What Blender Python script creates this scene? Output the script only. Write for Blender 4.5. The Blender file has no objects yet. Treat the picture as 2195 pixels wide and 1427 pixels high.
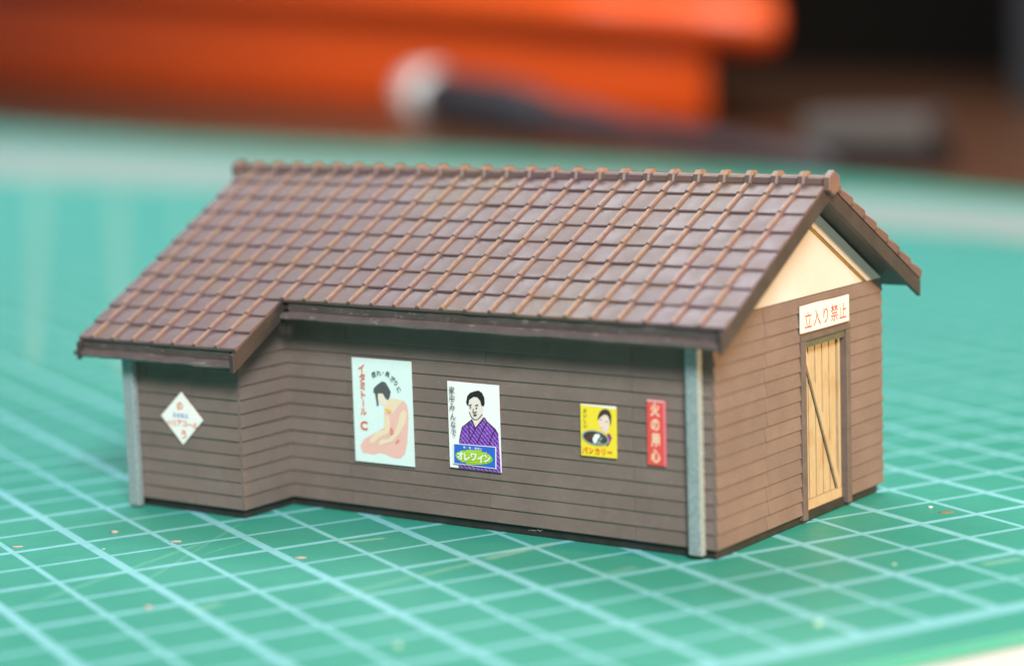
import bpy, math, random
from mathutils import Vector, Matrix
from mathutils.geometry import tessellate_polygon

random.seed(7)
S = bpy.context.scene
C = S.collection
# one unit = one half-centimetre square of the cutting mat; z = 0 is the top of the mat,
# the front right corner of the model's plinth is the origin, x runs along its front wall, y to its back
S.unit_settings.scale_length = 0.005

# ------------------------------------------------------------------ camera
cam_d = bpy.data.cameras.new('camera')
cam = bpy.data.objects.new('camera', cam_d); C.objects.link(cam); S.camera = cam
cam_d.sensor_width = 36.0; cam_d.lens = 81.26
cam_d.clip_start = 0.5; cam_d.clip_end = 2000
RIGHT = Vector((0.81408, 0.57984, -0.03254)); DOWN = Vector((0.05740, -0.13610, -0.98903)); FWD = Vector((-0.57791, 0.80328, -0.14408))
m = Matrix((RIGHT, -DOWN, -FWD)).transposed().to_4x4(); m.translation = Vector((15.0996, -25.3956, 7.3748))
cam.matrix_world = m
cam_d.dof.use_dof = True; cam_d.dof.focus_distance = 32.1; cam_d.dof.aperture_fstop = 0.093

# ------------------------------------------------------------------ light: an indoor work table
W = bpy.data.worlds.new('World'); S.world = W; W.use_nodes = True
bg = W.node_tree.nodes['Background']
bg.inputs[0].default_value = (0.92, 0.95, 1.0, 1); bg.inputs[1].default_value = 0.09

def area(name, loc, target, sx, sy, power, col):
    d = bpy.data.lights.new(name, 'AREA'); d.shape = 'RECTANGLE'; d.size = sx; d.size_y = sy
    d.energy = power; d.color = col
    o = bpy.data.objects.new(name, d); C.objects.link(o); o.location = loc
    o.rotation_euler = (Vector(target) - Vector(loc)).to_track_quat('-Z', 'Y').to_euler()
    return o
area('ceiling_or_fill_light', (100, -108, 112), (-8, 10, 1), 56, 44, 560000, (1.0, 0.97, 0.93))
area('ceiling_or_fill_light', (-35, 42, 82), (-25, 30, 0), 60, 50, 72000, (0.97, 0.98, 1.0))  # fill lamp added behind for roof sheen and the orange box
area('ceiling_or_fill_light', (-96, 36, 64), (-92, 112, 2), 60, 24, 58000, (1.0, 0.97, 0.94))  # added lamp, aimed at the orange box only to brighten it
area('desk_lamp', (45, 6.8, 13.5), (-1, 0, 2), 4.5, 4.5, 27000, (1.0, 0.50, 0.16))

S.view_settings.view_transform = 'Standard'; S.view_settings.look = 'None'
S.view_settings.exposure = 0.0; S.view_settings.gamma = 1.0

# ------------------------------------------------------------------ helpers
def tag(o, label=None, cat=None, group=None, kind=None):
    if label: o['label'] = label
    if cat: o['category'] = cat
    if group: o['group'] = group
    if kind: o['kind'] = kind
    return o

def empty(name, loc=(0, 0, 0)):
    o = bpy.data.objects.new(name, None); C.objects.link(o); o.location = loc; o.empty_display_size = .2
    return o

class MB:
    """collects faces; build() links them as one mesh object"""
    def __init__(s): s.v = []; s.f = []
    def add(s, vs, fs):
        n = len(s.v); s.v += [tuple(v) for v in vs]; s.f += [tuple(i + n for i in f) for f in fs]; return s
    def box(s, x0, x1, y0, y1, z0, z1):
        return s.hexa([(x0,y0,z0),(x1,y0,z0),(x1,y1,z0),(x0,y1,z0)], [(x0,y0,z1),(x1,y0,z1),(x1,y1,z1),(x0,y1,z1)])
    def hexa(s, lo, hi):
        return s.add(list(lo) + list(hi), [(3,2,1,0),(4,5,6,7),(0,1,5,4),(1,2,6,5),(2,3,7,6),(3,0,4,7)])
    def prism(s, pts, off):
        """polygon of 3-D points pushed along off (either winding)"""
        n = len(pts); P = [Vector(p) for p in pts]; off = Vector(off)
        tri = tessellate_polygon([P])
        s.add(P + [p + off for p in P], [t for t in tri] + [(a + n, c + n, b + n) for a, b, c in tri] +
              [(i, (i + 1) % n, (i + 1) % n + n, i + n) for i in range(n)])
        return s
    def flat(s, pts):
        P = [Vector(p) for p in pts]
        return s.add(P, [t for t in tessellate_polygon([P])])
    def tube(s, rings, cap=True):
        """rings: list of equally long point lists"""
        n = len(rings[0]); vs = [p for r in rings for p in r]; fs = []
        for k in range(len(rings) - 1):
            for i in range(n):
                j = (i + 1) % n; fs.append((k*n + i, k*n + j, k*n + n + j, k*n + n + i))
        if cap:
            for k in (0, len(rings) - 1):
                fs += [tuple(k*n + i for i in t) for t in tessellate_polygon([[Vector(p) for p in rings[k]]])]
        return s.add(vs, fs)
    def build(s, name, mat, parent=None, smooth=False, bevel=0, recalc=True):
        me = bpy.data.meshes.new(name); me.from_pydata(s.v, [], s.f)
        if recalc:
            import bmesh
            b = bmesh.new(); b.from_mesh(me); bmesh.ops.recalc_face_normals(b, faces=b.faces); b.to_mesh(me); b.free()
        if smooth:
            for p in me.polygons: p.use_smooth = True
        if mat: me.materials.append(mat)
        return link(name, me, parent, bevel)

def link(name, me, parent=None, bevel=0):
    o = bpy.data.objects.new(name, me); C.objects.link(o); o.parent = parent
    if bevel:
        b = o.modifiers.new('edge', 'BEVEL'); b.width = bevel; b.segments = 2; b.limit_method = 'ANGLE'; b.angle_limit = math.radians(40)
    return o

# ------------------------------------------------------------------ materials
class NT:
    def __init__(s, name, rough=.6, spec=.5, metal=0):
        s.m = bpy.data.materials.new(name); s.m.use_nodes = True; s.t = s.m.node_tree
        s.b = s.t.nodes['Principled BSDF']; s.b.inputs['Roughness'].default_value = rough
        s.b.inputs['Specular IOR Level'].default_value = spec; s.b.inputs['Metallic'].default_value = metal
        s.obj = None
    def n(s, typ, **k):
        x = s.t.nodes.new(typ)
        for a, v in k.items(): setattr(x, a, v)
        return x
    def lk(s, a, b): s.t.links.new(a, b)
    def coord(s, which='Object'):
        if s.obj is None: s.obj = s.n('ShaderNodeTexCoord')
        return s.obj.outputs[which]
    def setin(s, node, i, v):
        if hasattr(v, 'is_output'): s.lk(v, node.inputs[i])
        else: node.inputs[i].default_value = v
    def math(s, op, a, b=0.0, c=None, clamp=False):
        x = s.n('ShaderNodeMath', operation=op, use_clamp=clamp); s.setin(x, 0, a); s.setin(x, 1, b)
        if c is not None: s.setin(x, 2, c)
        return x.outputs[0]
    def noise(s, scale, detail=4, rough=.55, vec=None, stretch=None):
        v = vec or s.coord()
        if stretch:
            mp = s.n('ShaderNodeMapping'); mp.inputs['Scale'].default_value = stretch; s.lk(v, mp.inputs[0]); v = mp.outputs[0]
        x = s.n('ShaderNodeTexNoise'); x.inputs['Scale'].default_value = scale; x.inputs['Detail'].default_value = detail
        x.inputs['Roughness'].default_value = rough; s.lk(v, x.inputs['Vector']); return x.outputs[0]
    def ramp(s, f, stops):
        x = s.n('ShaderNodeValToRGB'); e = x.color_ramp.elements
        while len(e) < len(stops): e.new(.5)
        for el, (p, c) in zip(e, stops): el.position = p; el.color = (*c, 1) if len(c) == 3 else c
        s.lk(f, x.inputs[0]); return x.outputs[0]
    def smooth(s, f, a, b, lo=0.0, hi=1.0):
        x = s.n('ShaderNodeMapRange', interpolation_type='SMOOTHSTEP'); s.setin(x, 0, f)
        for i, v in ((1, a), (2, b), (3, lo), (4, hi)): x.inputs[i].default_value = v
        return x.outputs[0]
    def mix(s, f, a, b, mode='MIX'):
        x = s.n('ShaderNodeMix', data_type='RGBA', blend_type=mode); s.setin(x, 0, f)
        for i, v in ((6, a), (7, b)): s.setin(x, i, (*v, 1) if isinstance(v, tuple) and len(v) == 3 else v)
        return x.outputs[2]
    def color(s, c): s.setin(s.b, 'Base Color', (*c, 1) if isinstance(c, tuple) and len(c) == 3 else c); return s
    def bump(s, h, strength=.2, dist=.02):
        x = s.n('ShaderNodeBump'); x.inputs['Strength'].default_value = strength; x.inputs['Distance'].default_value = dist
        s.lk(h, x.inputs['Height']); s.lk(x.outputs[0], s.b.inputs['Normal']); return s
    def rand(s): return s.n('ShaderNodeObjectInfo').outputs['Random']

def plain(name, col, rough=.6, spec=.5, metal=0, var=.12, scale=6):
    t = NT(name, rough, spec, metal)
    k = t.noise(scale, 5, .6)
    t.color(t.ramp(k, [(.25, tuple(c*(1 - var) for c in col)), (.75, tuple(min(1, c*(1 + var)) for c in col))]))
    return t.m

def m_siding():
    t = NT('weathered_siding_paint', .62, .35)
    w = t.coord('Generated'); geo = t.n('ShaderNodeNewGeometry').outputs['Position']
    a = t.noise(1.1, 5, .6, geo); b = t.noise(9, 5, .65, geo, (1, 1, 2.2)); c = t.noise(3.2, 4, .6, geo)
    base = t.ramp(a, [(.3, (0.154, 0.120, 0.108)), (.7, (0.194, 0.153, 0.138))])
    base = t.mix(t.smooth(b, .5, .8, 0, .45), base, (0.247, 0.204, 0.180))
    base = t.mix(t.smooth(c, .58, .78, 0, .4), base, (0.153, 0.095, 0.061))
    base = t.mix(t.math('MULTIPLY', t.rand(), .22), base, (0.104, 0.081, 0.068))
    sp = t.noise(46, 2, .5, geo)
    base = t.mix(t.smooth(sp, .76, .80, 0, .5), base, (0.325, 0.287, 0.249))
    t.color(base); t.bump(b, .12, .03); return t.m

def m_tile(brush_glint=.40, name='painted_roof_plastic'):
    t = NT(name, .42, .45)
    geo = t.n('ShaderNodeNewGeometry').outputs['Position']
    a = t.noise(.42, 3, .5, geo); b = t.noise(2.6, 4, .6, geo); c = t.noise(14, 4, .6, geo, (3.0, .8, .8))
    base = t.ramp(a, [(.36, (0.132, 0.084, 0.092)), (.5, (0.132, 0.088, 0.086)), (.64, (0.142, 0.098, 0.073))])
    base = t.mix(t.smooth(b, .46, .70, 0, .7), base, (0.168, 0.110, 0.078))
    base = t.mix(t.math('MULTIPLY', t.rand(), .35), base, (0.114, 0.079, 0.088))
    # dry brushed paint plus painted tan glints on the rolls: object height above the pan
    z = t.n('ShaderNodeSeparateXYZ'); t.lk(t.coord(), z.inputs[0])
    hz = t.math('ADD', z.outputs[2], t.math('MULTIPLY', z.outputs[1], .078))
    hi = t.math('MULTIPLY', t.smooth(hz, .070, .092), t.smooth(c, .30, .62, .35, 1))
    base = t.mix(t.math('MULTIPLY', hi, brush_glint), base, (0.50, 0.325, 0.185))
    t.color(base); t.lk(t.smooth(b, .3, .7, .31, .46), t.b.inputs['Roughness']); t.bump(c, .08, .02)
    return t.m

def m_trim(name='dark_trim_paint', k=1.0, wear=.66):
    t = NT(name, .5, .4)
    geo = t.n('ShaderNodeNewGeometry').outputs['Position']
    a = t.noise(2.0, 4, .6, geo); c = t.noise(5.5, 6, .75, geo, (1, 1, 3))
    base = t.ramp(a, [(.3, (.040*k, .033*k, .031*k)), (.7, (.062*k, .051*k, .048*k))])
    base = t.mix(t.smooth(c, wear, wear + .1, 0, .5), base, (.28, .25, .25))
    t.color(base); t.bump(c, .1, .02); return t.m

def m_gutter():
    t = NT('scuffed_gutter_paint', .45, .45)
    geo = t.n('ShaderNodeNewGeometry').outputs['Position']
    a = t.noise(2.0, 4, .6, geo); c = t.noise(3.6, 6, .75, geo, (1, 1, 3))
    base = t.ramp(a, [(.3, (.105, .080, .080)), (.7, (.150, .118, .116))])  # lip painted lighter than the fascia for its light-facing side
    base = t.mix(t.smooth(c, .55, .66, 0, .6), base, (.30, .275, .275))
    t.color(base); t.bump(c, .15, .02); return t.m

def m_wood():
    t = NT('tan_door_wood', .6, .3)
    geo = t.n('ShaderNodeNewGeometry').outputs['Position']
    g = t.noise(7, 5, .6, geo, (1, 6, .6)); a = t.noise(2.4, 3, .5, geo)
    base = t.ramp(g, [(.3, (0.360, 0.285, 0.160)), (.55, (0.440, 0.370, 0.240)), (.8, (0.490, 0.420, 0.285))])
    base = t.mix(t.smooth(a, .5, .75, 0, .5), base, (0.352, 0.233, 0.126))
    base = t.mix(t.math('MULTIPLY', t.rand(), .2), base, (0.387, 0.233, 0.089))
    t.color(base); t.bump(g, .15, .01); return t.m

def m_pipe():
    t = NT('galvanised_grey_paint', .5, .4)
    geo = t.n('ShaderNodeNewGeometry').outputs['Position']
    a = t.noise(22, 3, .6, geo); b = t.noise(2.5, 3, .6, geo)
    base = t.ramp(a, [(.3, (0.190, 0.250, 0.260)), (.7, (0.310, 0.380, 0.390))])
    base = t.mix(t.smooth(b, .55, .8, 0, .4), base, (0.158, 0.252, 0.252))
    t.color(base); return t.m

def m_gable():
    t = NT('cream_gable_plaster', .5, .4)
    geo = t.n('ShaderNodeNewGeometry').outputs['Position']
    a = t.noise(.9, 4, .55, geo); b = t.noise(30, 2, .5, geo)
    base = t.ramp(a, [(.35, (.53, .515, .49)), (.65, (.56, .56, .56))])
    base = t.mix(t.smooth(b, .78, .82, 0, .5), base, (.3, .25, .2))
    t.color(base); return t.m

def m_paper(name, col, rough=.55):
    t = NT(name, rough, .35)
    a = t.noise(24, 4, .6); t.color(t.ramp(a, [(.3, tuple(c*.95 for c in col)), (.7, col)])); return t.m

def m_mat():
    """self-healing mat: printed lines every unit, heavier every second one, knife cuts and rubbed paint"""
    t = NT('green_cutting_mat', .45, .36)
    sx = t.n('ShaderNodeSeparateXYZ'); t.lk(t.coord(), sx.inputs[0]); x, y = sx.outputs[0], sx.outputs[1]
    def lines(q, period, width, phase=0.0):
        d = t.math('PINGPONG', t.math('ADD', q, phase), period/2)     # distance to the nearest multiple
        return t.smooth(d, width/2 - .012, width/2 + .012, 1, 0)
    lx = t.math('MAXIMUM', lines(x, 1, .084), lines(x, 2, .142)); ly = t.math('MAXIMUM', lines(y, 1, .080), lines(y, 2, .120))
    grid = t.math('MAXIMUM', lx, ly)
    # printed area ends at a heavier border line
    inside = t.math('MULTIPLY', t.math('GREATER_THAN', y, -12.03), t.math('LESS_THAN', x, 33.0))
    grid = t.math('MULTIPLY', grid, inside)
    bl = t.smooth(t.math('ABSOLUTE', t.math('ADD', y, 12.06)), .12, .15, 1, 0)
    grid = t.math('MAXIMUM', grid, t.math('MULTIPLY', bl, t.math('LESS_THAN', x, 33.0)))
    wear = t.noise(3.0, 6, .7); fine = t.noise(5, 5, .7, None, (1.2, 26, 1)); fine2 = t.noise(3, 4, .7, None, (1, 40, 1))
    grid = t.math('MULTIPLY', grid, t.smooth(wear, .28, .5, .72, 1.0))
    big = t.noise(.22, 3, .5)
    base = t.ramp(big, [(.35, (0.034, 0.302, 0.230)), (.65, (0.041, 0.327, 0.250))])
    base = t.mix(t.smooth(fine, .56, .74, 0, .30), base, (0.110, 0.385, 0.300))
    base = t.mix(t.smooth(fine2, .62, .70, 0, .22), base, (0.184, 0.422, 0.331))
    base = t.mix(t.smooth(wear, .62, .8, 0, .25), base, (0.128, 0.348, 0.274))
    base = t.mix(t.math('MULTIPLY', grid, .93), base, (0.225, 0.570, 0.640))
    # long knife cuts (segments in mat units)
    def seg(p, q, w0, w1, amt, col, base):
        dx, dy = q[0] - p[0], q[1] - p[1]; L = math.hypot(dx, dy); ux, uy = dx/L, dy/L
        u = t.math('ADD', t.math('MULTIPLY', t.math('SUBTRACT', x, p[0]), ux), t.math('MULTIPLY', t.math('SUBTRACT', y, p[1]), uy))
        v = t.math('ADD', t.math('MULTIPLY', t.math('SUBTRACT', x, p[0]), -uy), t.math('MULTIPLY', t.math('SUBTRACT', y, p[1]), ux))
        v = t.math('ABSOLUTE', t.math('ADD', v, t.math('MULTIPLY', t.math('SUBTRACT', wear, .5), w1*1.2)))
        mk = t.math('MULTIPLY', t.smooth(v, w0, w1, 1, 0), t.math('MULTIPLY', t.smooth(u, 0, L*.15), t.smooth(u, L*.85, L, 1, 0)))
        return t.mix(t.math('MULTIPLY', t.math('MULTIPLY', mk, t.smooth(fine, .3, .6, .4, 1)), amt), base, col)
    for p, q, w0, w1, amt, col in CUTS: base = seg(p, q, w0, w1, amt, col, base)
    t.color(base)
    t.lk(t.smooth(wear, .3, .7, .40, .52), t.b.inputs['Roughness'])
    t.bump(t.noise(60, 3, .6), .10, .01)
    return t.m

def m_desk():
    t = NT('brown_desk_wood', .35, .5)
    g = t.noise(.6, 6, .6, None, (1, 8, 1))
    t.color(t.ramp(g, [(.3, (.085, .034, .017)), (.7, (.135, .058, .029))])); return t.m

# ------------------------------------------------------------------ outlines
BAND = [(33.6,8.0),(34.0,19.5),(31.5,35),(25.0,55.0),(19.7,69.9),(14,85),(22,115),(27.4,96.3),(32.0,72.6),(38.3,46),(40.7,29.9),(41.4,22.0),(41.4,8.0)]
REFLECTIONS = [[(4.26,14.7),(4.46,14.55),(20.20,64.35),(19.70,64.95)], [(5.37,12.24),(5.58,12.08),(21.05,56.8),(20.84,58.1)], [(13.5,30.2),(13.65,30.1),(21.95,52.4),(21.75,52.6)]]  # pale reflection streaks on the mat, painted as flat strips
TOOL = ((-70.7, 86.0, 1.58), (-32.2, 60.3, .30))
P1 = {
 'hair': [(0.353,0.322),(0.363,0.281),(0.423,0.245),(0.512,0.208),(0.569,0.217),(0.617,0.261),(0.65,0.3),(0.633,0.35),(0.602,0.385),(0.559,0.37),(0.512,0.323),(0.432,0.327),(0.428,0.377),(0.439,0.442),(0.409,0.456),(0.392,0.378),(0.381,0.329)],
 'face': [(0.424,0.336),(0.512,0.323),(0.559,0.379),(0.602,0.385),(0.569,0.436),(0.525,0.446),(0.469,0.424),(0.434,0.401)],
 'neck': [(0.526,0.438),(0.602,0.385),(0.661,0.362),(0.848,0.373),(0.773,0.426),(0.652,0.498),(0.565,0.502),(0.524,0.471)],
 'necklace': [(0.538,0.47),(0.567,0.465),(0.632,0.474),(0.668,0.481),(0.637,0.507),(0.587,0.497)],
 'dress': [(0.652,0.51),(0.773,0.426),(0.855,0.373),(0.918,0.42),(0.934,0.509),(0.92,0.633),(0.896,0.783),(0.854,0.884),(0.771,0.933),(0.668,0.938),(0.51,0.909),(0.437,0.9),(0.319,0.922),(0.123,0.915),(0.091,0.847),(0.169,0.777),(0.303,0.729),(0.512,0.653),(0.53,0.479),(0.587,0.497)],
 'arm1': [(0.52,0.525),(0.607,0.533),(0.623,0.623),(0.596,0.698),(0.463,0.738),(0.297,0.82),(0.254,0.806),(0.287,0.755),(0.408,0.691),(0.525,0.669)],
 'arm2': [(0.798,0.491),(0.857,0.464),(0.914,0.486),(0.879,0.586),(0.77,0.698),(0.635,0.779),(0.502,0.81),(0.427,0.83),(0.416,0.79),(0.461,0.767),(0.578,0.757),(0.684,0.694),(0.763,0.583)],
 'fold1': [(0.622,0.64),(0.657,0.646),(0.684,0.694),(0.638,0.721),(0.611,0.698)],
 'fold2': [(0.723,0.758),(0.782,0.747),(0.751,0.782),(0.699,0.792)],
 'txt': [(0.169,0.096),(0.177,0.182),(0.179,0.264),(0.184,0.351),(0.182,0.431),(0.18,0.514),(0.178,0.648)],
 'arc': [(0.379,0.148),(0.466,0.131),(0.539,0.124),(0.61,0.133),(0.694,0.179),(0.75,0.213),(0.796,0.273)],
}
P2 = {
 'hair': [(0.364,0.222),(0.389,0.154),(0.446,0.113),(0.545,0.088),(0.615,0.076),(0.683,0.102),(0.723,0.154),(0.727,0.221),(0.705,0.255),(0.663,0.249),(0.638,0.192),(0.583,0.157),(0.514,0.156),(0.428,0.193),(0.404,0.27),(0.37,0.246)],
 'face': [(0.411,0.27),(0.428,0.193),(0.514,0.152),(0.583,0.157),(0.638,0.192),(0.67,0.257),(0.705,0.255),(0.68,0.34),(0.586,0.411),(0.516,0.419),(0.461,0.392),(0.422,0.336)],
 'neck': [(0.474,0.408),(0.68,0.348),(0.692,0.389),(0.555,0.496),(0.506,0.474)],
 'kimono': [(0.474,0.417),(0.513,0.473),(0.54,0.514),(0.714,0.38),(0.768,0.427),(0.919,0.502),(0.973,0.557),(0.997,0.996),(0.17,0.996),(0.207,0.699),(0.225,0.631),(0.273,0.519)],
 'l1': [(0.54,0.514),(0.391,0.689)],
 'l2': [(0.768,0.431),(0.695,0.505),(0.56,0.688)],
 'l3': [(0.919,0.51),(0.86,0.572),(0.792,0.692)],
 'l4': [(0.416,0.462),(0.408,0.621)],
 'out1': [(0.474,0.417),(0.273,0.519),(0.225,0.631),(0.207,0.699)],
 'out2': [(0.714,0.38),(0.768,0.427),(0.919,0.502),(0.973,0.557)],
 'col': [(0.474,0.417),(0.54,0.514),(0.714,0.38)],
 'eye1': [(0.436,0.278),(0.46,0.27),(0.483,0.276),(0.459,0.286)],
 'eye2': [(0.553,0.281),(0.579,0.27),(0.603,0.277),(0.578,0.285)],
 'brow1': [(0.426,0.256),(0.482,0.248)],
 'brow2': [(0.551,0.25),(0.61,0.241)],
 'nose': [(0.515,0.289),(0.502,0.328),(0.534,0.334),(0.576,0.321)],
 'mouth': [(0.505,0.355),(0.547,0.35),(0.596,0.35),(0.56,0.366),(0.525,0.367)],
 'jaw': [(0.422,0.336),(0.461,0.392),(0.516,0.419),(0.586,0.411),(0.68,0.344)],
 'panel': [(0.097,0.713),(0.94,0.7),(0.931,0.958),(0.088,0.949)],
 'ell': [(0.503,0.849),(0.13,0.833),(0.878,0.862),(0.514,0.761),(0.492,0.938)],
 'small': [(0.487,0.744)],
 'txt': [(0.12,0.095),(0.119,0.192),(0.119,0.288),(0.125,0.397),(0.127,0.493),(0.129,0.59)],
}
P3 = {
 'hair': [(0.484,0.293),(0.499,0.204),(0.554,0.121),(0.634,0.072),(0.741,0.058),(0.833,0.097),(0.877,0.182),(0.868,0.324),(0.84,0.396),(0.829,0.291),(0.778,0.188),(0.685,0.167),(0.565,0.226),(0.525,0.264)],
 'face': [(0.51,0.309),(0.565,0.226),(0.685,0.167),(0.778,0.188),(0.835,0.29),(0.814,0.379),(0.732,0.481),(0.626,0.479),(0.535,0.414)],
 'neck': [(0.547,0.457),(0.787,0.399),(0.765,0.515),(0.626,0.497)],
 'eye1': [(0.558,0.271),(0.593,0.262),(0.604,0.277),(0.574,0.286)],
 'eye2': [(0.709,0.302),(0.747,0.288),(0.773,0.303),(0.738,0.315)],
 'mouth': [(0.588,0.424),(0.614,0.416),(0.638,0.425),(0.611,0.437)],
 'collar': [(0.764,0.523),(0.837,0.536),(0.888,0.612),(0.779,0.769),(0.726,0.772)],
 'plate': [(0.425,0.633),(0.047,0.631),(0.802,0.653),(0.441,0.482),(0.408,0.78)],
 'rice': [(0.413,0.563),(0.519,0.547),(0.571,0.58),(0.49,0.664),(0.435,0.748),(0.37,0.725),(0.345,0.656)],
 'rice2': [(0.53,0.644),(0.624,0.603),(0.689,0.66),(0.621,0.727),(0.488,0.753),(0.476,0.701),(0.57,0.668)],
 'curry': [(0.186,0.649),(0.333,0.55),(0.386,0.565),(0.305,0.641),(0.185,0.684)],
 'txt': [(0.486,0.868)],
 'sm': [(0.17,0.107),(0.168,0.214),(0.153,0.312),(0.177,0.409)],
 'sm2': [(0.091,0.111),(0.082,0.219),(0.08,0.317),(0.065,0.416)],
}
CUTS = [((2.46, -2.03), (-0.24, -4.86), 0.012, 0.035, 0.31, (0.22, 0.58, 0.42)),
        ((1.71, -2.84), (-1.96, -5.08), 0.02, 0.07, 0.31, (0.22, 0.6, 0.43)),
        ((5.45, -5.94), (4.07, -6.23), 0.05, 0.12, 0.46, (0.42, 0.62, 0.5)),
        ((4.12, -6.27), (2.94, -6.51), 0.03, 0.08, 0.37, (0.36, 0.62, 0.46)),
        ((3.05, -6.47), (1.49, -6.87), 0.03, 0.1, 0.31, (0.25, 0.6, 0.44)),
        ((2.89, -4.19), (3.62, -4.32), 0.03, 0.07, 0.5, (0.45, 0.62, 0.52)),
        ((-0.12, -6.4), (0.43, -6.25), 0.05, 0.12, 0.37, (0.3, 0.58, 0.42)),
        ((4.97, -7.86), (5.6, -7.75), 0.05, 0.13, 0.31, (0.28, 0.56, 0.42)),
        ((2.19, -3.2), (1.09, -3.73), 0.008, 0.02, 0.37, (0.25, 0.62, 0.45)),
        ((9.17, -10.25), (9.86, -10.29), 0.05, 0.1, 0.31, (0.45, 0.72, 0.55))]
M_SIDING, M_TILE, M_TRIM, M_GUTTER, M_WOOD, M_PIPE, M_GABLE, M_MAT, M_DESK = (m_siding(), m_tile(), m_trim(), m_gutter(), m_wood(), m_pipe(), m_gable(), m_mat(), m_desk())
M_FASCIA = m_trim('scuffed_fascia_paint', 1.45, .56)
M_RIDGE = m_tile(.12, 'painted_ridge_plastic')
M_BASE = plain('black_plinth_plastic', (.028, .027, .025), .5, .4, 0, .25, 5)
M_OCHRE = plain('ochre_seam', (.26, .15, .03), .6, .3, 0, .35, 9)
M_FRAME = plain('brown_frame_paint', (.125, .098, .088), .55, .35, 0, .2, 5)
M_LINTEL = plain('lintel_shade_tone', (.10, .105, .075), .6, .3, 0, .2, 6)  # grey-green stands in for the shade below the frame head

# ------------------------------------------------------------------ table, mat, backdrop
d = MB().box(-330, 130, -60, 330, -1.2, -.19).build('desk', M_DESK); tag(d, 'brown wooden desk top under the green cutting mat', 'desk', kind='structure')
b = MB(); b.hexa([(40,100,-.2),(-320,290,-.2),(-322,286,-.2),(38,96,-.2)], [(40,100,80),(-320,290,80),(-322,286,80),(38,96,80)])
bw = b.build('wall', plain('dark_backdrop', (.006, .0045, .003), .8, .2)); tag(bw, 'dark wall far behind the desk', 'wall', kind='structure')

ang = math.radians(64.0483665795); OX, OY = 6.579, 8.091
mat_pos = Vector((-(math.cos(ang)*OX + math.sin(ang)*OY), -(math.sin(ang)*OX - math.cos(ang)*OY), 0))
outline = [(-40,-12.95), (43.4,-12.95), (43.9,-12.5), (43.9,28.7), (44.3,37.0), (43.2,52.0), (39.6,74.0), (36.2,89.9), (33.3,116.5), (29,160), (-40,160)]
mat = MB().prism([(x, y, -.16) for x, y in outline], (0, 0, .16)).build('cutting_mat', M_MAT, bevel=.03)
mat.location = mat_pos; mat.rotation_euler = (0, 0, ang)
tag(mat, 'green self healing cutting mat with pale blue grid lines under the model house', 'cutting mat')
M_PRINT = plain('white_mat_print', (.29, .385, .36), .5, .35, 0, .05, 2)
M_REFLECTION = plain('painted_reflection', (.15, .40, .34), .48, .36, 0, .05, 2)
def drawn(pts, m, z=.004):
    o = MB().flat([(x, y, z) for x, y in pts]).build('print_glare_band', m, mat, recalc=False); return o
drawn(BAND, M_PRINT)
for s in REFLECTIONS: drawn(s, M_REFLECTION, .006)  # reflected light put in as pale strips, not part of the print

pp = MB().box(-14, 14, -20, 3, -.186, -.164); pa = pp.build('paper_sheet', m_paper('white_paper', (.62, .61, .61)))
pa.location = (4.62, -2.3, 0); pa.rotation_euler = (0, 0, ang + math.radians(-64.05 + 63))
tag(pa, 'white sheet of paper lying under the near edge of the green mat', 'paper')

# ------------------------------------------------------------------ the model storehouse
house = empty('model_storehouse'); tag(house, 'brown weathered wooden storehouse model with tiled gable roof and a front wing', 'model house')
# plinth
MB().prism([(-.01,.02,.002),(-.01,4.66,.002),(-9.47,4.66,.002),(-9.47,-1.05,.002),(-7.29,-1.05,.002),(-7.29,.02,.002)], (0,0,.145)).build('plinth', M_BASE, house, bevel=.02)

PZ, PH, ROWS = .135, .2015, 15
def plank(parent, o, u, n, a, b, z0, h, jit):
    """one lapped board: o corner on the wall face, u along, n outward; thicker at its lower edge"""
    o, u, n = Vector(o), Vector(u), Vector(n); Z = Vector((0, 0, 1))
    t0 = .044 + jit; prof = [(.0, .004), (t0 - .008, .004), (t0, .012), (.020, h + .004), (.0, h + .004)]
    g = .004
    rings = [[o + u*q + n*d + Z*(z0 + z) for d, z in prof] for q in (a + g, b - g)]
    return MB().tube(rings).build('plank', M_SIDING, parent)
def clad(parent, o, u, n, length, joints_even, joints_odd, holes=None, rows=ROWS, phase=0):
    for k in range(rows):
        js = joints_even if (k + phase) % 2 == 0 else joints_odd
        cuts = [0] + [j for j in js if 0 < j < length] + [length]
        for a, b in zip(cuts, cuts[1:]):
            z0 = PZ + PH*k
            segs = [(a, b)]
            if holes:
                h0, h1, hz = holes
                if z0 < hz - .1:
                    segs = [(max(a, lo), min(b, hi)) for lo, hi in ((0, h0), (h1, length)) if min(b, hi) - max(a, lo) > .02]
            for s0, s1 in segs: plank(parent, o, u, n, s0, s1, z0, PH, random.uniform(-.004, .006))
def wall(boxes):
    w = MB()
    for bx in boxes: w.box(*bx)
    return w.build('wall', M_SIDING, house)
WT = PZ + PH*ROWS                      # top of the boards, 3.16
core_top = 3.15
fw = wall([(-7.27, 0, 0.001, .14, .147, core_top)])
clad(fw, (-7.27, 0, 0), (1, 0, 0), (0, -1, 0), 7.27 + .001, [1.17, 6.05], [3.66])
gw = wall([(-.14, -.001, .141, 2.36, .147, core_top), (-.14, -.001, 3.65, 4.70, .147, core_top), (-.14, -.001, 2.36, 3.65, 2.57, core_top)])
clad(gw, (0, -.030, 0), (0, 1, 0), (1, 0, 0), 4.80, [1.31], [1.36], (2.312, 3.752, 2.5))
ww = wall([(-9.5, -7.271, -1.079, -.94, .147, 2.62)])
clad(ww, (-9.5, -1.08, 0), (1, 0, 0), (0, -1, 0), 2.23, [1.33], [.45], rows=12)
ws = wall([(-7.41, -7.271, -.939, 0, .147, 2.68)])
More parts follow.
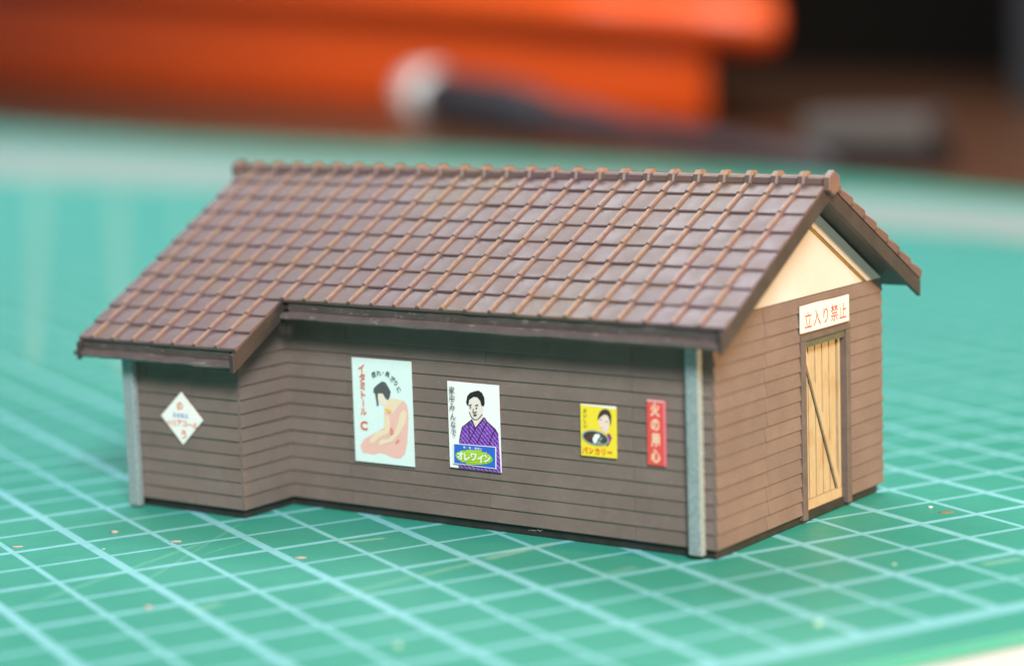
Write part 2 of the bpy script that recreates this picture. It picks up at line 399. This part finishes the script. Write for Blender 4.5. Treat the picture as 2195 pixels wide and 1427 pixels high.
clad(ws, (-7.27, -1.11, 0), (0, 1, 0), (1, 0, 0), 1.10, [], [], rows=13)
lw = wall([(-9.49, -9.36, -.939, 4.70, .147, 2.62)])
clad(lw, (-9.5, 4.72, 0), (0, -1, 0), (-1, 0, 0), 5.82, [2.2], [3.9], rows=12)
rw = wall([(-9.359, -.141, 4.56, 4.70, .147, 3.1)])
clad(rw, (0, 4.70, 0), (-1, 0, 0), (0, 1, 0), 9.5, [2.4, 7.1], [4.8])

# roof geometry: RZ(y) is the plane the tiles lie on
RY, SL = 2.31, .58
TH = math.atan(SL); CT, ST = math.cos(TH), math.sin(TH)
EY, WY, EZ = -.47, -1.48, 3.135
def RZ(y): return EZ + SL*((y if y <= RY else 2*RY - y) - EY)
XL, XR, XW = -10.01, .49, -6.88
rf = empty('roof'); rf.parent = house
dk = MB()
dk.prism([(XL+.06, EY+.03, RZ(EY+.03)), (XL+.06, RY, RZ(RY)), (XL+.06, 2*RY-EY-.03, RZ(EY+.03)), (XL+.06, 2*RY-EY-.03, RZ(EY+.03)-.13), (XL+.06, RY, RZ(RY)-.15), (XL+.06, EY+.03, RZ(EY+.03)-.13)], (XR-XL-.12, 0, 0))
dk.prism([(XL+.06, WY+.03, RZ(WY+.03)), (XL+.06, EY+.028, RZ(EY+.028)), (XL+.06, EY+.028, RZ(EY+.028)-.13), (XL+.06, WY+.03, RZ(WY+.03)-.13)], (XW-XL-.12, 0, 0))
dk.build('roof_deck', M_TRIM, rf)
def barge(x0, x1, ya, yb, h=.25, top=.008):
    p = [(x0, ya, RZ(ya) + top), (x0, yb, RZ(yb) + top), (x0, yb, RZ(yb) - h), (x0, ya, RZ(ya) - h)]
    return MB().prism(p, (x1 - x0, 0, 0)).build('barge_board', M_TRIM, rf, bevel=.012)
barge(XR - .075, XR, EY - .105, RY); barge(XR - .075, XR - .004, RY + .002, 2*RY - EY + .03, top=-.012)
barge(XL, XL + .075, WY - .105, RY); barge(XL, XL + .075, RY + .002, 2*RY - EY + .03)
barge(XW - .075, XW, WY - .105, EY + .02)
# eave fascia and gutter lip, one run per eave
def gutter(x0, x1, y, z):
    f = MB().box(x0 + .09, x1 - .08, y, y + .05, z - .185, z - .004).build('fascia', M_FASCIA, rf)
    prof = [(y - .002, z - .15), (y - .045, z - .165), (y - .085, z - .180), (y - .09, z - .235), (y - .05, z - .262), (y + .05, z - .262), (y + .05, z - .19), (y - .002, z - .187)]
    n = 22; rings = []
    for k in range(n + 1):
        x = x0 + (x1 - x0)*k/n; w = random.uniform(-.006, .006)
        rings.append([(x, a + w, b + random.uniform(-.003, .003) + w) for a, b in prof])
    MB().tube(rings).build('gutter', M_GUTTER, rf)
gutter(XW + .01, XR - .078, EY, RZ(EY)); gutter(XL - .08, XW - .078, WY, RZ(WY))
# tiles: every course starts with a narrow pan, then pieces that carry a roll on their left edge
NC = 25; TW = .41; W0 = XR - XL - NC*TW; TL = .41
def tile_mesh(w=TW, ln=TL + .05, name='tile', roll=True):
    prof = [(.004, .0), (.004, .012), (.012, .030), (.032, .045), (.062, .045), (.084, .030), (.100, .003), (w*.7, .002), (w - .003, .005), (w - .003, 0)]
    if not roll: prof = [(.003, 0), (.003, .008), (w*.5, .002), (w - .003, .005), (w - .003, 0)]
    def ring(y, lift, th, s=1.0):
        return [(x, y, (lift - th if i in (0, len(prof) - 1) else lift + z*s)) for i, (x, z) in enumerate(prof)]
    rings = [ring(0, .036, .032, .80), ring(.018, .046, .042), ring(ln*.5, .034, .032), ring(ln, .016, .014)]
    b = MB().tube(rings)
    o = b.build(name, M_TILE, None); me = o.data; bpy.data.objects.remove(o)
    return me
nrow = 8; nw = 3; wl = math.hypot(EY - WY, SL*(EY - WY))/nw
EDGE = .035                                      # tiles stick out past the deck
def course(s, ncol, full, start):
    """one course whose lower edge lies s up the slope from the main eave"""
    for col in range(-1, ncol):
        o = link('tile', full if col >= 0 else start, rf)
        x = XL + (W0 + col*TW if col >= 0 else 0)
        o.location = (x + random.uniform(-.004, .004), EY + s*CT + random.uniform(-.005, .005), RZ(EY) + s*ST + random.uniform(0, .004))
        o.rotation_euler = (TH + random.uniform(-.008, .008), random.uniform(-.010, .010), random.uniform(-.007, .007))
tm, ts = tile_mesh(), tile_mesh(W0, roll=False)
tmw, tsw = tile_mesh(ln=wl + .05), tile_mesh(W0, wl + .05, roll=False)
for row in range(nrow): course(row*TL - EDGE, NC, tm, ts)
for row in range(nw): course((row - nw)*wl - EDGE, 7, tmw, tsw)
# rear slope: the verge course one by one, the rest (hidden behind the ridge) as one part
rest = MB()
R = Matrix.Rotation(math.pi, 4, 'Z') @ Matrix.Rotation(TH, 4, 'X')
for row in range(nrow):
    s = row*TL - EDGE; y = 2*RY - EY - s*CT; z = RZ(EY) + s*ST
    for col in range(NC):
        x = XR - col*TW
        if col == 0:
            o = link('tile', tm, rf); o.location = (x, y, z); o.rotation_euler = (R.to_euler()); o.scale = (1, 1, 1.7)
        else:
            Mx = Matrix.Translation((x, y, z)) @ R
            rest.add([Mx @ v.co for v in tm.vertices], [tuple(p.vertices) for p in tm.polygons])
tag(rest.build('tile', M_TILE, rf, recalc=False), kind='stuff')
# ridge: one cap per column, a raised collar over each roll
def ridge_mesh():
    def ring(x, r, zc=0.0): return [(x, r*math.cos(q), zc + r*math.sin(q)) for q in [math.radians(k) for k in (-50, -5, 35, 70, 110, 145, 185, 230)]]
    rings = [ring(0, .140), ring(.014, .160), ring(.085, .160), ring(.114, .136), ring(.118, .108), ring(TW, .104)]
    o = MB().tube(rings).build('ridge_cap', M_TILE, None); me = o.data; bpy.data.objects.remove(o); return me
rm = ridge_mesh(); rz = RZ(RY) + .005
for c in range(-1, NC):
    o = link('ridge_cap', rm, rf); o.location = (XL + W0 + c*TW, RY, rz + random.uniform(-.003, .003)); o.rotation_euler = (0, random.uniform(-.006, .006), 0)
for x, s in ((XR, 1), (XL - .10, 1)):
    e = MB().tube([[(x + dx, RY + r*math.cos(q), rz + r*math.sin(q)) for q in [math.radians(k) for k in range(30, 390, 60)]] for dx, r in ((-.02, .145), (.0, .170), (.08, .170), (.095, .155))])
    e.build('ridge_end', M_RIDGE, rf)

# gable: cream triangle, trim strip along the rear slope with an ochre seam, dark purlin line at the bottom
ztop = lambda y: RZ(y) - .17
GB = PZ + PH*ROWS + .012
tri = [(.012, .10, GB), (.012, 4.58, GB)] + [(.012, y, ztop(y)) for y in (4.55, RY, .12) if ztop(y) > GB]
ga = [y for y in [k*.01 for k in range(0, 480)] if ztop(y) > GB]
tri = [(.012, ga[0], GB), (.012, ga[-1], GB), (.012, RY, ztop(RY))]
gp = MB().prism(tri, (-.10, 0, 0)).build('gable_panel', M_GABLE, house)
def along(y, off): return (y, ztop(y) - off)
o1 = .265
yb = [y for y in ga if ztop(y) - o1 > GB][-1]
MB().prism([(.013, RY + .02, ztop(RY) - .012), (.013, ga[-1] - .01, GB + .003), (.013, yb, GB + .003), (.013, RY + .02, ztop(RY) - o1 - .012)], (.034, 0, 0)).build('gable_trim', M_GABLE, gp)
MB().prism([(.013, RY + .02, ztop(RY) - o1 - .013), (.013, yb - .002, GB + .003), (.013, yb - .075, GB + .003), (.013, RY + .02, ztop(RY) - o1 - .060)], (.008, 0, 0)).build('ochre_seam', M_OCHRE, gp)
MB().box(-.02, .020, .03, 4.72, GB - .024, GB - .002).build('sill_line', M_BASE, gp)

# door
dr = empty('door'); dr.parent = house
D0, D1, DX = 2.412, 3.598, -.075
for k in range(5):
    MB().box(DX - .06, DX + random.uniform(0, .006), 2.485 + .207*k + .015, 2.692 + .207*k - .015, .29, 2.45).build('board', M_WOOD, dr)
MB().box(DX - .07, DX - .055, D0, D1, .14, 2.5).build('door_back', M_BASE, dr)
MB().box(DX - .03, DX + .030, 3.535, D1, .29, 2.45).build('stile', M_WOOD, dr)
MB().box(DX - .03, DX + .036, D0, D1, .145, .285).build('bottom_rail', M_WOOD, dr)
# the brace sits on the boards; its shadow is painted as a dark strip below it
MB().prism([(DX + .007, D0 + .01, 2.44), (DX + .007, 2.49, 2.435), (DX + .007, 2.645, 2.10), (DX + .007, 3.483, .288), (DX + .007, 3.532, .288), (DX + .007, 3.532, .42), (DX + .007, 2.745, 2.10), (DX + .007, 2.585, 2.44)], (.030, 0, 0)).build('brace', M_WOOD, dr)
MB().prism([(DX + .0065, 2.485, 2.44), (DX + .0065, 2.467, 2.43), (DX + .0065, 2.619, 2.10), (DX + .0065, 3.455, .290), (DX + .0065, 3.482, .290), (DX + .0065, 2.644, 2.10)], (.002, 0, 0)).build('brace_shadow', M_BASE, dr)
fr = empty('door_frame'); fr.parent = house
MB().box(-.10, .062, 2.275, 2.410, .06, 2.565).build('jamb', M_FRAME, fr, bevel=.008)
MB().box(-.10, .062, 3.600, 3.725, .06, 2.565).build('jamb', M_FRAME, fr, bevel=.008)
MB().box(-.10, .066, 2.275, 3.725, 2.567, 2.64).build('head', M_FRAME, fr, bevel=.008)
MB().box(-.10, .030, 2.412, 3.598, 2.46, 2.565).build('lintel', M_LINTEL, fr)

# corner pipes
for x, y, z0, z1, w in ((-.235, -.045, .075, 3.0, .205), (-9.355, -1.125, .03, 2.42, .205)):
    pts = [(-w/2, 0), (-w/2, -.092), (-w/2 + .013, -.105), (w/2 - .013, -.105), (w/2, -.092), (w/2, 0)]
    n = 9
    MB().tube([[(x + a, y + b, z0 + (z1 - z0)*k/n) for a, b in pts] for k in range(n + 1)]).build('downpipe', M_PIPE, house)

# ------------------------------------------------------------------ printed notices
def txt_mesh(ch, bold=0.0):
    cu = bpy.data.curves.new('glyph', 'FONT'); cu.body = ch; cu.offset = bold; cu.resolution_u = 3
    o = bpy.data.objects.new('glyph', cu); C.objects.link(o)
    dg = bpy.context.evaluated_depsgraph_get(); me = o.evaluated_get(dg).to_mesh()
    v = [x.co.copy() for x in me.vertices]; f = [tuple(p.vertices) for p in me.polygons]
    o.evaluated_get(dg).to_mesh_clear(); bpy.data.objects.remove(o); bpy.data.curves.remove(cu)
    return v, f
INK = {}
def ink(name, col):
    if name not in INK: INK[name] = m_paper(name, col, .5)
    return INK[name]
class Notice:
    """paper at O (top left) with U across and V down; everything printed is laid on it, one step above the other"""
    def __init__(s, name, label, cat, group, O, U, V, N, paper, shape=None, t=.018):
        s.O, s.U, s.V, s.N = Vector(O), Vector(U), Vector(V), Vector(N).normalized(); s.lay = 0
        b = MB(); pts = [s.O + s.U*u + s.V*v for u, v in (shape or [(0,0),(1,0),(1,1),(0,1)])]
        b.prism([p + s.N*.0 for p in pts], s.N*t); s.t = t
        s.o = tag(b.build(name, paper), label, cat, group)
    def P(s, u, v): return s.O + s.U*u + s.V*v + s.N*(s.t + .0012*s.lay)
    def poly(s, name, pts, m):
        s.lay += 1; return MB().flat([s.P(*p) for p in pts]).build(name, m, s.o, recalc=False)
    def line(s, name, pts, w, m):
        s.lay += 1; b = MB(); k = s.V.length/s.U.length
        for (a, c), (e, f) in zip(pts, pts[1:]):
            dx, dy = e - a, (f - c)*k; L = math.hypot(dx, dy); nx, ny = -dy/L*w, dx/L*w/k
            b.add([s.P(a + nx, c + ny), s.P(e + nx, f + ny), s.P(e - nx, f - ny), s.P(a - nx, c - ny)], [(0,1,2,3)])
        return b.build(name, m, s.o, recalc=False)
    def text(s, items, m, bold=0.0, name='lettering'):
        """items: (char, u, v, height in v, width factor, rotation deg)"""
        s.lay += 1; b = MB(); k = s.V.length
        un, vn = s.U.normalized(), -s.V.normalized()
        for ch, u, v, h, wf, rot in items:
            vs, fs = txt_mesh(ch, bold)
            cxm = (min(p.x for p in vs) + max(p.x for p in vs))/2; cym = (min(p.y for p in vs) + max(p.y for p in vs))/2
            c, sn = math.cos(math.radians(rot)), math.sin(math.radians(rot)); sc = h*k/.92
            out = []
            for p in vs:
                x, y = (p.x - cxm)*sc*wf, (p.y - cym)*sc
                x, y = x*c - y*sn, x*sn + y*c
                out.append(s.P(u, v) + un*x + vn*y)
            b.add(out, fs)
        return b.build(name, m, s.o, recalc=False)
def ellipse(cu, cv, ru, rv, rot=0, n=28, k=1.0):
    r = math.radians(rot); out = []
    for i in range(n):
        q = 2*math.pi*i/n; x, y = ru*math.cos(q), rv*math.sin(q)*k
        out.append((cu + x*math.cos(r) - y*math.sin(r), cv + (x*math.sin(r) + y*math.cos(r))/k))
    return out
GRP = 'paper notices on the storehouse walls'
FY = -.054
BLACK, RED = ink('black_ink', (.02, .02, .022)), ink('red_ink', (.72, .12, .06))
# 1 pale blue poster: seated figure in pink
n1 = Notice('poster', 'large pale blue poster with a seated figure in pink and red letters', 'poster', GRP, (-5.975, FY, 2.315), (1.078, 0, .006), (-.006, 0, -1.515), (0, -1, 0), m_paper('pale_blue_paper', (.70, .86, .85)))
SK, PK = ink('cream_skin_ink', (.83, .68, .50)), ink('pink_dress_ink', (.83, .50, .45))
HR = ink('grey_hair_ink', (.095, .105, .11))
n1.poly('dress', P1['dress'], PK); n1.poly('neck', P1['neck'], SK); n1.poly('face', P1['face'], ink('pale_face_ink', (.84, .72, .62))); n1.poly('hair', P1['hair'], HR)
n1.poly('arm', P1['arm1'], SK); n1.poly('arm', P1['arm2'], SK); n1.poly('necklace', P1['necklace'], ink('yellow_ink', (.80, .55, .10)))
RP = ink('rose_ink', (.72, .27, .26)); n1.poly('fold', P1['fold1'], RP); n1.poly('fold', P1['fold2'], RP)
tt = [(c, u, v, .080, 1, 0) for c, (u, v) in zip('イタミト', P1['txt'])] + [('ー', P1['txt'][4][0], P1['txt'][4][1], .072, 1, -90), ('ル', *P1['txt'][5], .072, 1, 0), ('C', *P1['txt'][6], .105, 1.15, 0)]
n1.text(tt, RED, .03)
n1.text([(c, u, v, .052, 1, r) for c, (u, v), r in zip('疲れ・肩凝りに', P1['arc'], (24, 8, -3, -16, -32, -42, -56))], ink('dark_green_ink', (.03, .075, .065)), .014)
# 2 white poster: figure in purple, blue panel
n2 = Notice('poster', 'white poster with a person in a purple kimono above a blue and green panel', 'poster', GRP, (-4.262, FY, 2.09), (.884, 0, -.002), (-.004, 0, -1.225), (0, -1, 0), m_paper('white_poster_paper', (.86, .88, .88)))
PU = NT('purple_woven_ink', .5, .35)
wv = PU.n('ShaderNodeTexWave'); wv.inputs['Scale'].default_value = 9; wv.inputs['Distortion'].default_value = 3; wv.inputs['Detail Scale'].default_value = 4; wv.bands_direction = 'DIAGONAL'; PU.lk(PU.coord(), wv.inputs[0])
PU.color(PU.ramp(wv.outputs[1], [(.55, (.145, .030, .36)), (.95, (.36, .20, .62))])); PU = PU.m
n2.poly('face', P2['face'], ink('pale_portrait_ink', (.80, .72, .68))); n2.poly('neck', P2['neck'], ink('pale_portrait_ink', 0)); n2.poly('hair', P2['hair'], BLACK)
n2.poly('kimono', P2['kimono'], PU)
n2.poly('neck', P2['col'], ink('pale_portrait_ink', 0))
for k in ('jaw', 'out1', 'out2', 'l1', 'l2', 'l3', 'l4', 'brow1', 'brow2', 'nose', 'col'): n2.line('outline', P2[k], .007, BLACK)
for k in ('eye1', 'eye2', 'mouth'): n2.poly('eye' if 'eye' in k else 'mouth', P2[k], BLACK)
pn = P2['panel']; cu_, cv_ = sum(p[0] for p in pn)/4, sum(p[1] for p in pn)/4
n2.poly('panel_border', pn, ink('white_ink', (.84, .86, .88))); n2.poly('panel', [(cu_ + (u - cu_)*.955, cv_ + (v - cv_)*.935) for u, v in pn], ink('blue_ink', (.035, .135, .62)))
ec = P2['ell'][0]; ru = .365; rv = .083
n2.poly('oval', ellipse(ec[0], ec[1], ru, rv), ink('green_ink', (.17, .50, .035)))
for k in range(9):
    v = -.9 + k*.225; w = math.sqrt(max(0, 1 - v*v))
    n2.line('stripe', [(ec[0] - ru*w*.96, ec[1] + rv*v + .008), (ec[0] + ru*w*.96, ec[1] + rv*v - .010)], .0085, ink('lime_ink', (.50, .72, .06)))
n2.text([(c, ec[0] - .262 + k*.132, ec[1] + (.004 if k % 2 else -.004), .098, .95, 0) for k, c in enumerate('オレワイン')], ink('white_ink', 0), .035)
n2.text([(c, .33 + k*.055, P2['small'][0][1], .030, 1, 0) for k, c in enumerate('咳・喉・風邪に')], ink('white_ink', 0), .01)
n2.text([(c, u, v, .082, .95, 0) for c, (u, v) in zip('家中みんなで', P2['txt'])], BLACK, .009)
# 3 yellow poster
n3 = Notice('poster', 'small yellow poster with a face above an oval plate of food', 'poster', GRP, (-2.028, FY, 1.937), (.568, 0, .004), (-.010, 0, -.704), (0, -1, 0), m_paper('yellow_paper', (.86, .70, .045)))
n3.poly('paper_edge', [(0,0),(1,0),(1,.05),(.8,.04),(0,.018)], ink('white_ink', 0))
n3.poly('neck', P3['neck'], ink('pale_face_pink', (.84, .66, .58))); n3.poly('face', P3['face'], ink('pale_face_pink', 0)); n3.poly('hair', P3['hair'], ink('brown_hair_ink', (.055, .035, .04)))
for k in ('eye1', 'eye2'): n3.poly('eye', P3[k], BLACK)
n3.poly('mouth', P3['mouth'], RED); n3.poly('collar', P3['collar'], ink('magenta_ink', (.26, .04, .20)))
pc = P3['plate'][0]
n3.poly('plate', ellipse(pc[0], pc[1], .385, .145, 4), ink('grey_plate_ink', (.34, .37, .35)))
n3.poly('plate_rim', ellipse(pc[0], pc[1], .34, .120, 4), ink('dark_plate_ink', (.045, .047, .045)))
n3.poly('curry', P3['curry'], ink('dark_red_ink', (.16, .035, .03))); n3.poly('rice', P3['rice'], ink('white_ink', 0)); n3.poly('rice', P3['rice2'], ink('grey_plate_ink', 0))
n3.poly('rice', [(u*.6 + .27, v*.6 + .265) for u, v in P3['rice2']], BLACK)
n3.text([(c, .135 + k*.175, .882 + k*.0, .135, .88, 0) for k, c in enumerate('パンカリー')], ink('orange_ink', (.80, .12, .02)), .022)
OL = ink('olive_ink', (.16, .13, .02))
n3.text([(c, .155, .115 + k*.10, .085, .95, 0) for k, c in enumerate('おいしい')], OL, .01)
# 4 red strip
n4 = Notice('notice_strip', 'narrow red strip with four cream characters beside the corner pipe', 'notice', GRP, (-.973, FY, 2.077), (.285, 0, -.003), (-.010, 0, -.875), (0, -1, 0), m_paper('red_paper', (.74, .085, .07)))
n4.poly('paper_edge', [(.90,0),(1,0),(1,1),(.93,1)], ink('pink_ink', (.72, .25, .36)))
n4.poly('paper_edge', [(0,0),(.92,0),(.92,.028),(0,.028)], ink('pale_pink_ink', (.75, .45, .45)))
n4.text([(c, .45, .145 + k*.235, .205, .74, 0) for k, c in enumerate('火の用心')], ink('cream_ink', (.86, .68, .50)), .028)
# 5 diamond on the wing
n5 = Notice('notice', 'white diamond shaped notice with orange and blue print on the wing wall', 'notice', GRP, (-8.77, -1.134, 1.80), (.83, 0, 0), (0, 0, -.78), (0, -1, 0), m_paper('white_diamond_paper', (.86, .86, .84)), [(.51,0),(1,.5),(.5,1),(0,.48)])
OR = ink('rust_ink', (.70, .22, .08))
n5.text([('の', .47, .27, .17, .95, 20)] + [(c, .19 + k*.125, .585 + abs(k - 2.4)*.012, .125, 1, -4*(k - 2.5)) for k, c in enumerate('ハリアコール')] + [('う', .53, .80, .17, .95, 0)], OR, .045)
n5.text([(c, .335 + k*.095, .445, .085, .95, 0) for k, c in enumerate('家庭薬品')], ink('blue_print_ink', (.20, .27, .60)), .012)
# 6 keep-out sign over the door
n6 = Notice('sign', 'off white keep out sign with red characters above the wooden door', 'sign', GRP, (.056, 2.237, 3.06), (0, 1.425, -.004), (0, 0, -.372), (1, 0, 0), m_paper('off_white_sign_paper', (.76, .735, .70)), [(0,.0),(.35,-.02),(.7,.01),(1,0),(1,1),(.5,1.01),(0,1)])
n6.text([(c, .150 + k*.180, .55, .62, .92, 0) for k, c in enumerate('立入り禁止')], ink('sign_red_ink', (.66, .06, .06)), .006)

# ------------------------------------------------------------------ crumbs on the mat
M_PINK = plain('pinkish_crumb', (.40, .36, .335), .7, .2, 0, .2, 20); M_WHITE = plain('white_crumb', (.8, .8, .76), .7, .2); M_PALE = plain('pale_green_crumb', (.42, .62, .48), .7, .2)
def crumb(x, y, r0, sx, sy, m, label, h=.55):
    r = r0*.78; rnd = random.Random(int(x*971 + y*57)); rings = []; n = 9
    rad = [1 + rnd.uniform(-.28, .28) for _ in range(n)]
    for z, k in ((0, .9), (.35, 1.0), (.75, .75), (1.0, .35)):
        rings.append([(r*sx*k*rad[i]*math.cos(2*math.pi*i/n), r*sy*k*rad[i]*math.sin(2*math.pi*i/n), r*h*z + .001) for i in range(n)])
    o = MB().tube(rings).build('crumb', m, None, smooth=True); o.location = (x, y, 0); o.rotation_euler = (0, 0, rnd.uniform(0, 3) if sx == sy else .62)
    tag(o, label, 'crumb', 'crumbs scattered on the mat'); return o
crumb(-5.0, -5.4, .075, 1, 1, M_PINK, 'pinkish eraser crumb lying alone near the front left of the mat')
crumb(-8.4, -2.6, .07, 1, .9, M_PINK, 'pinkish crumb nearest the front of the wing at its left corner')
crumb(-7.2, -2.6, .09, 1.5, .6, M_PINK, 'flat pale crumb lying on a thin grid line in front of the wing', .25)
crumb(-5.0, -2.5, .08, 1.3, .7, M_PINK, 'pink crumb on the heavy grid line in front of the long wall', .3)
crumb(-9.0, -3.9, .08, 1.6, .5, M_PINK, 'long thin pinkish crumb at the far left of the mat', .25)
crumb(-7.8, -3.4, .035, 1.3, .6, M_PALE, 'tiny pale crumb beside the heavy line at the left', .3)
crumb(-1.2, -5.2, .07, 1, 1, M_PALE, 'blurred pale green crumb nearest the camera, front of the long wall')
crumb(2.6, -2.1, .075, 1, 1, M_PALE, 'pale blurred crumb near the border line at the right')
crumb(2.1, .9, .05, 1, 1, M_PALE, 'small pale green crumb inside a grid square right of the gable', .3)
crumb(1.1, 4.1, .045, 1, 1, M_WHITE, 'tiny white speck beside the brown stain right of the door')
st = crumb(1.42, 3.93, .12, 1.25, .8, plain('brown_stain', (.26, .20, .09), .7, .2), 'flat brown stain on the mat right of the door', .03); st['category'] = 'stain'; del st['group']; st.name = 'stain'
# lint at the foot of the long wall
def fibre(pts, r, m):
    cu = bpy.data.curves.new('lint_fibre', 'CURVE'); cu.dimensions = '3D'; cu.bevel_depth = r; cu.bevel_resolution = 1; cu.resolution_u = 6
    sp = cu.splines.new('BEZIER'); sp.bezier_points.add(len(pts) - 1)
    for bp, p in zip(sp.bezier_points, pts): bp.co = p; bp.handle_left_type = bp.handle_right_type = 'AUTO'
    cu.materials.append(m); o = bpy.data.objects.new('lint_fibre', cu); C.objects.link(o)
    dg = bpy.context.evaluated_depsgraph_get(); me = bpy.data.meshes.new_from_object(o.evaluated_get(dg)); bpy.data.objects.remove(o)
    return link('lint_fibre', me)
tag(fibre([(-2.98,-.03,.08),(-2.92,-.04,.10),(-2.86,-.035,.095),(-2.80,-.05,.115),(-2.77,-.045,.10),(-2.74,-.04,.125)], .0013, M_WHITE), 'curly white lint fibre on the plinth below the yellow poster', 'lint')

# ------------------------------------------------------------------ out of focus things behind
M_ORANGE = plain('orange_plastic', (.80, .098, .012), .30, .55, 0, .05, .2)
box = empty('orange_box'); tag(box, 'large orange plastic box with a thick rounded rim behind the mat', 'box')
A, B = Vector((-50.6, 85.7, -.185)), Vector((-190, 150.1, -.185)); ax = (B - A).normalized(); bk = Vector((-.54, .842, 0))   # its far end runs away from the camera
Lb = (B - A).length; up = Vector((0, 0, 1))
rings = []
for q in (0, .6, Lb*.35, Lb*.7, Lb):
    h = 4.9 + q*.043; r = []
    for d, z in ((1.6, 0), (.5, .35), (0, 1.3), (-.3, h), (28, h), (27, 0)): r.append(A + ax*(q + (0.5 if q == 0 and d < 20 else 0)) + bk*d + up*z)
    rings.append(r)
MB().tube(rings).build('box_body', M_ORANGE, box, smooth=False, bevel=.35)
rings = []
for q, s in ((-6.6, .55), (-6.2, .85), (-5.4, 1), (20, 1), (Lb*.5, 1), (Lb, 1)):
    h = 5.95 + q*.043; r = []
    for k in range(14):
        t = 2*math.pi*k/14
        r.append(A + ax*q + bk*(12.5 - 16.2*s*(abs(math.cos(t))**.55)*(1 if math.cos(t) > 0 else -1)) + up*(h + 1.85*s*(abs(math.sin(t))**.75)*(1 if math.sin(t) > 0 else -1)))
    rings.append(r)
MB().tube(rings).build('box_rim', M_ORANGE, box, smooth=True)

# slim tool lying on the desk with a shiny white end
tool = empty('hobby_tool'); tag(tool, 'dark grey hobby tool with a shiny white metal end lying before the orange box', 'tool')
K0, K1 = Vector(TOOL[0]), Vector(TOOL[1]); ta = (K1 - K0).normalized()
def lathe(prof, name, m, n=20):
    s1 = ta.cross(up).normalized(); s2 = s1.cross(ta)
    rings = [[K0 + ta*q + (s1*math.cos(2*math.pi*i/n) + s2*math.sin(2*math.pi*i/n))*r for i in range(n)] for q, r in prof]
    return MB().tube(rings).build(name, m, tool, smooth=True)
KW = NT('polished_white_metal', .22, .6, .15); KW.color((.93, .93, .92)); KW = KW.m
DG = plain('dark_grey_rubber', (.030, .033, .042), .45, .45, 0, .1, 1); MG = plain('grey_shaft_metal', (.075, .07, .085), .35, .5, .3, .1, 1)
lathe([(-1.7, .7), (-1.6, 1.3), (-1.1, 1.7), (1.5, 1.75), (2.3, 1.6), (2.4, 1.2)], 'end_cap', KW)
lathe([(2.4, 1.4), (2.8, 1.65), (13, 1.6), (18, 1.3), (19, 1.0), (19.4, .8)], 'handle', DG)
lathe([(19.4, .78), (21, .95), (27, .85), (30, .62), (40, .52), (50, .44), (50.6, .1)], 'shaft', MG)
# grey block on the far edge of the mat
blk = empty('grey_case', (0, 0, 0)); tag(blk, 'blurred grey metal case with a dark lower part on the far edge of the mat', 'case')
bx = Vector((1, -.02, 0)).normalized(); by = Vector((.02, 1, 0)).normalized(); bo = Vector((-31.2, 59.6, 0))
bx = Vector((.99, .10, 0)).normalized(); by = Vector((-bx.y, bx.x, 0))
def hexb(x0, x1, y0, y1, z0, z1, name, m, bev):
    c = lambda z: [bo + bx*x0 + by*y0 + up*z, bo + bx*x1 + by*y0 + up*z, bo + bx*x1 + by*y1 + up*z, bo + bx*x0 + by*y1 + up*z]
    MB().hexa(c(z0), c(z1)).build(name, m, blk, bevel=bev)
hexb(.2, 5.6, 0, 3.2,   .72, 2.1, 'case_body', plain('grey_case_metal', (.11, .095, .092), .45, .5, .2, .15, .5), .25)
hexb(.4, 5.9, .1, 3.1, .005, .715, 'case_lower', plain('dark_case_lower', (.018, .020, .022), .6, .3), .12)  # dark lower part below the grey body
# dark upright at the right
ub = MB().hexa([(-41.6,106,-.185),(-30,110,-.185),(-31,113,-.185),(-42.6,109,-.185)], [(-41.6,106,40),(-30,110,40),(-31,113,40),(-42.6,109,40)]).build('upright_board', plain('blue_grey_board', (.014, .018, .023), .6, .3, 0, .2, .2), bevel=.3)
tag(ub, 'tall dark blue grey board standing on the desk at the right edge', 'board')
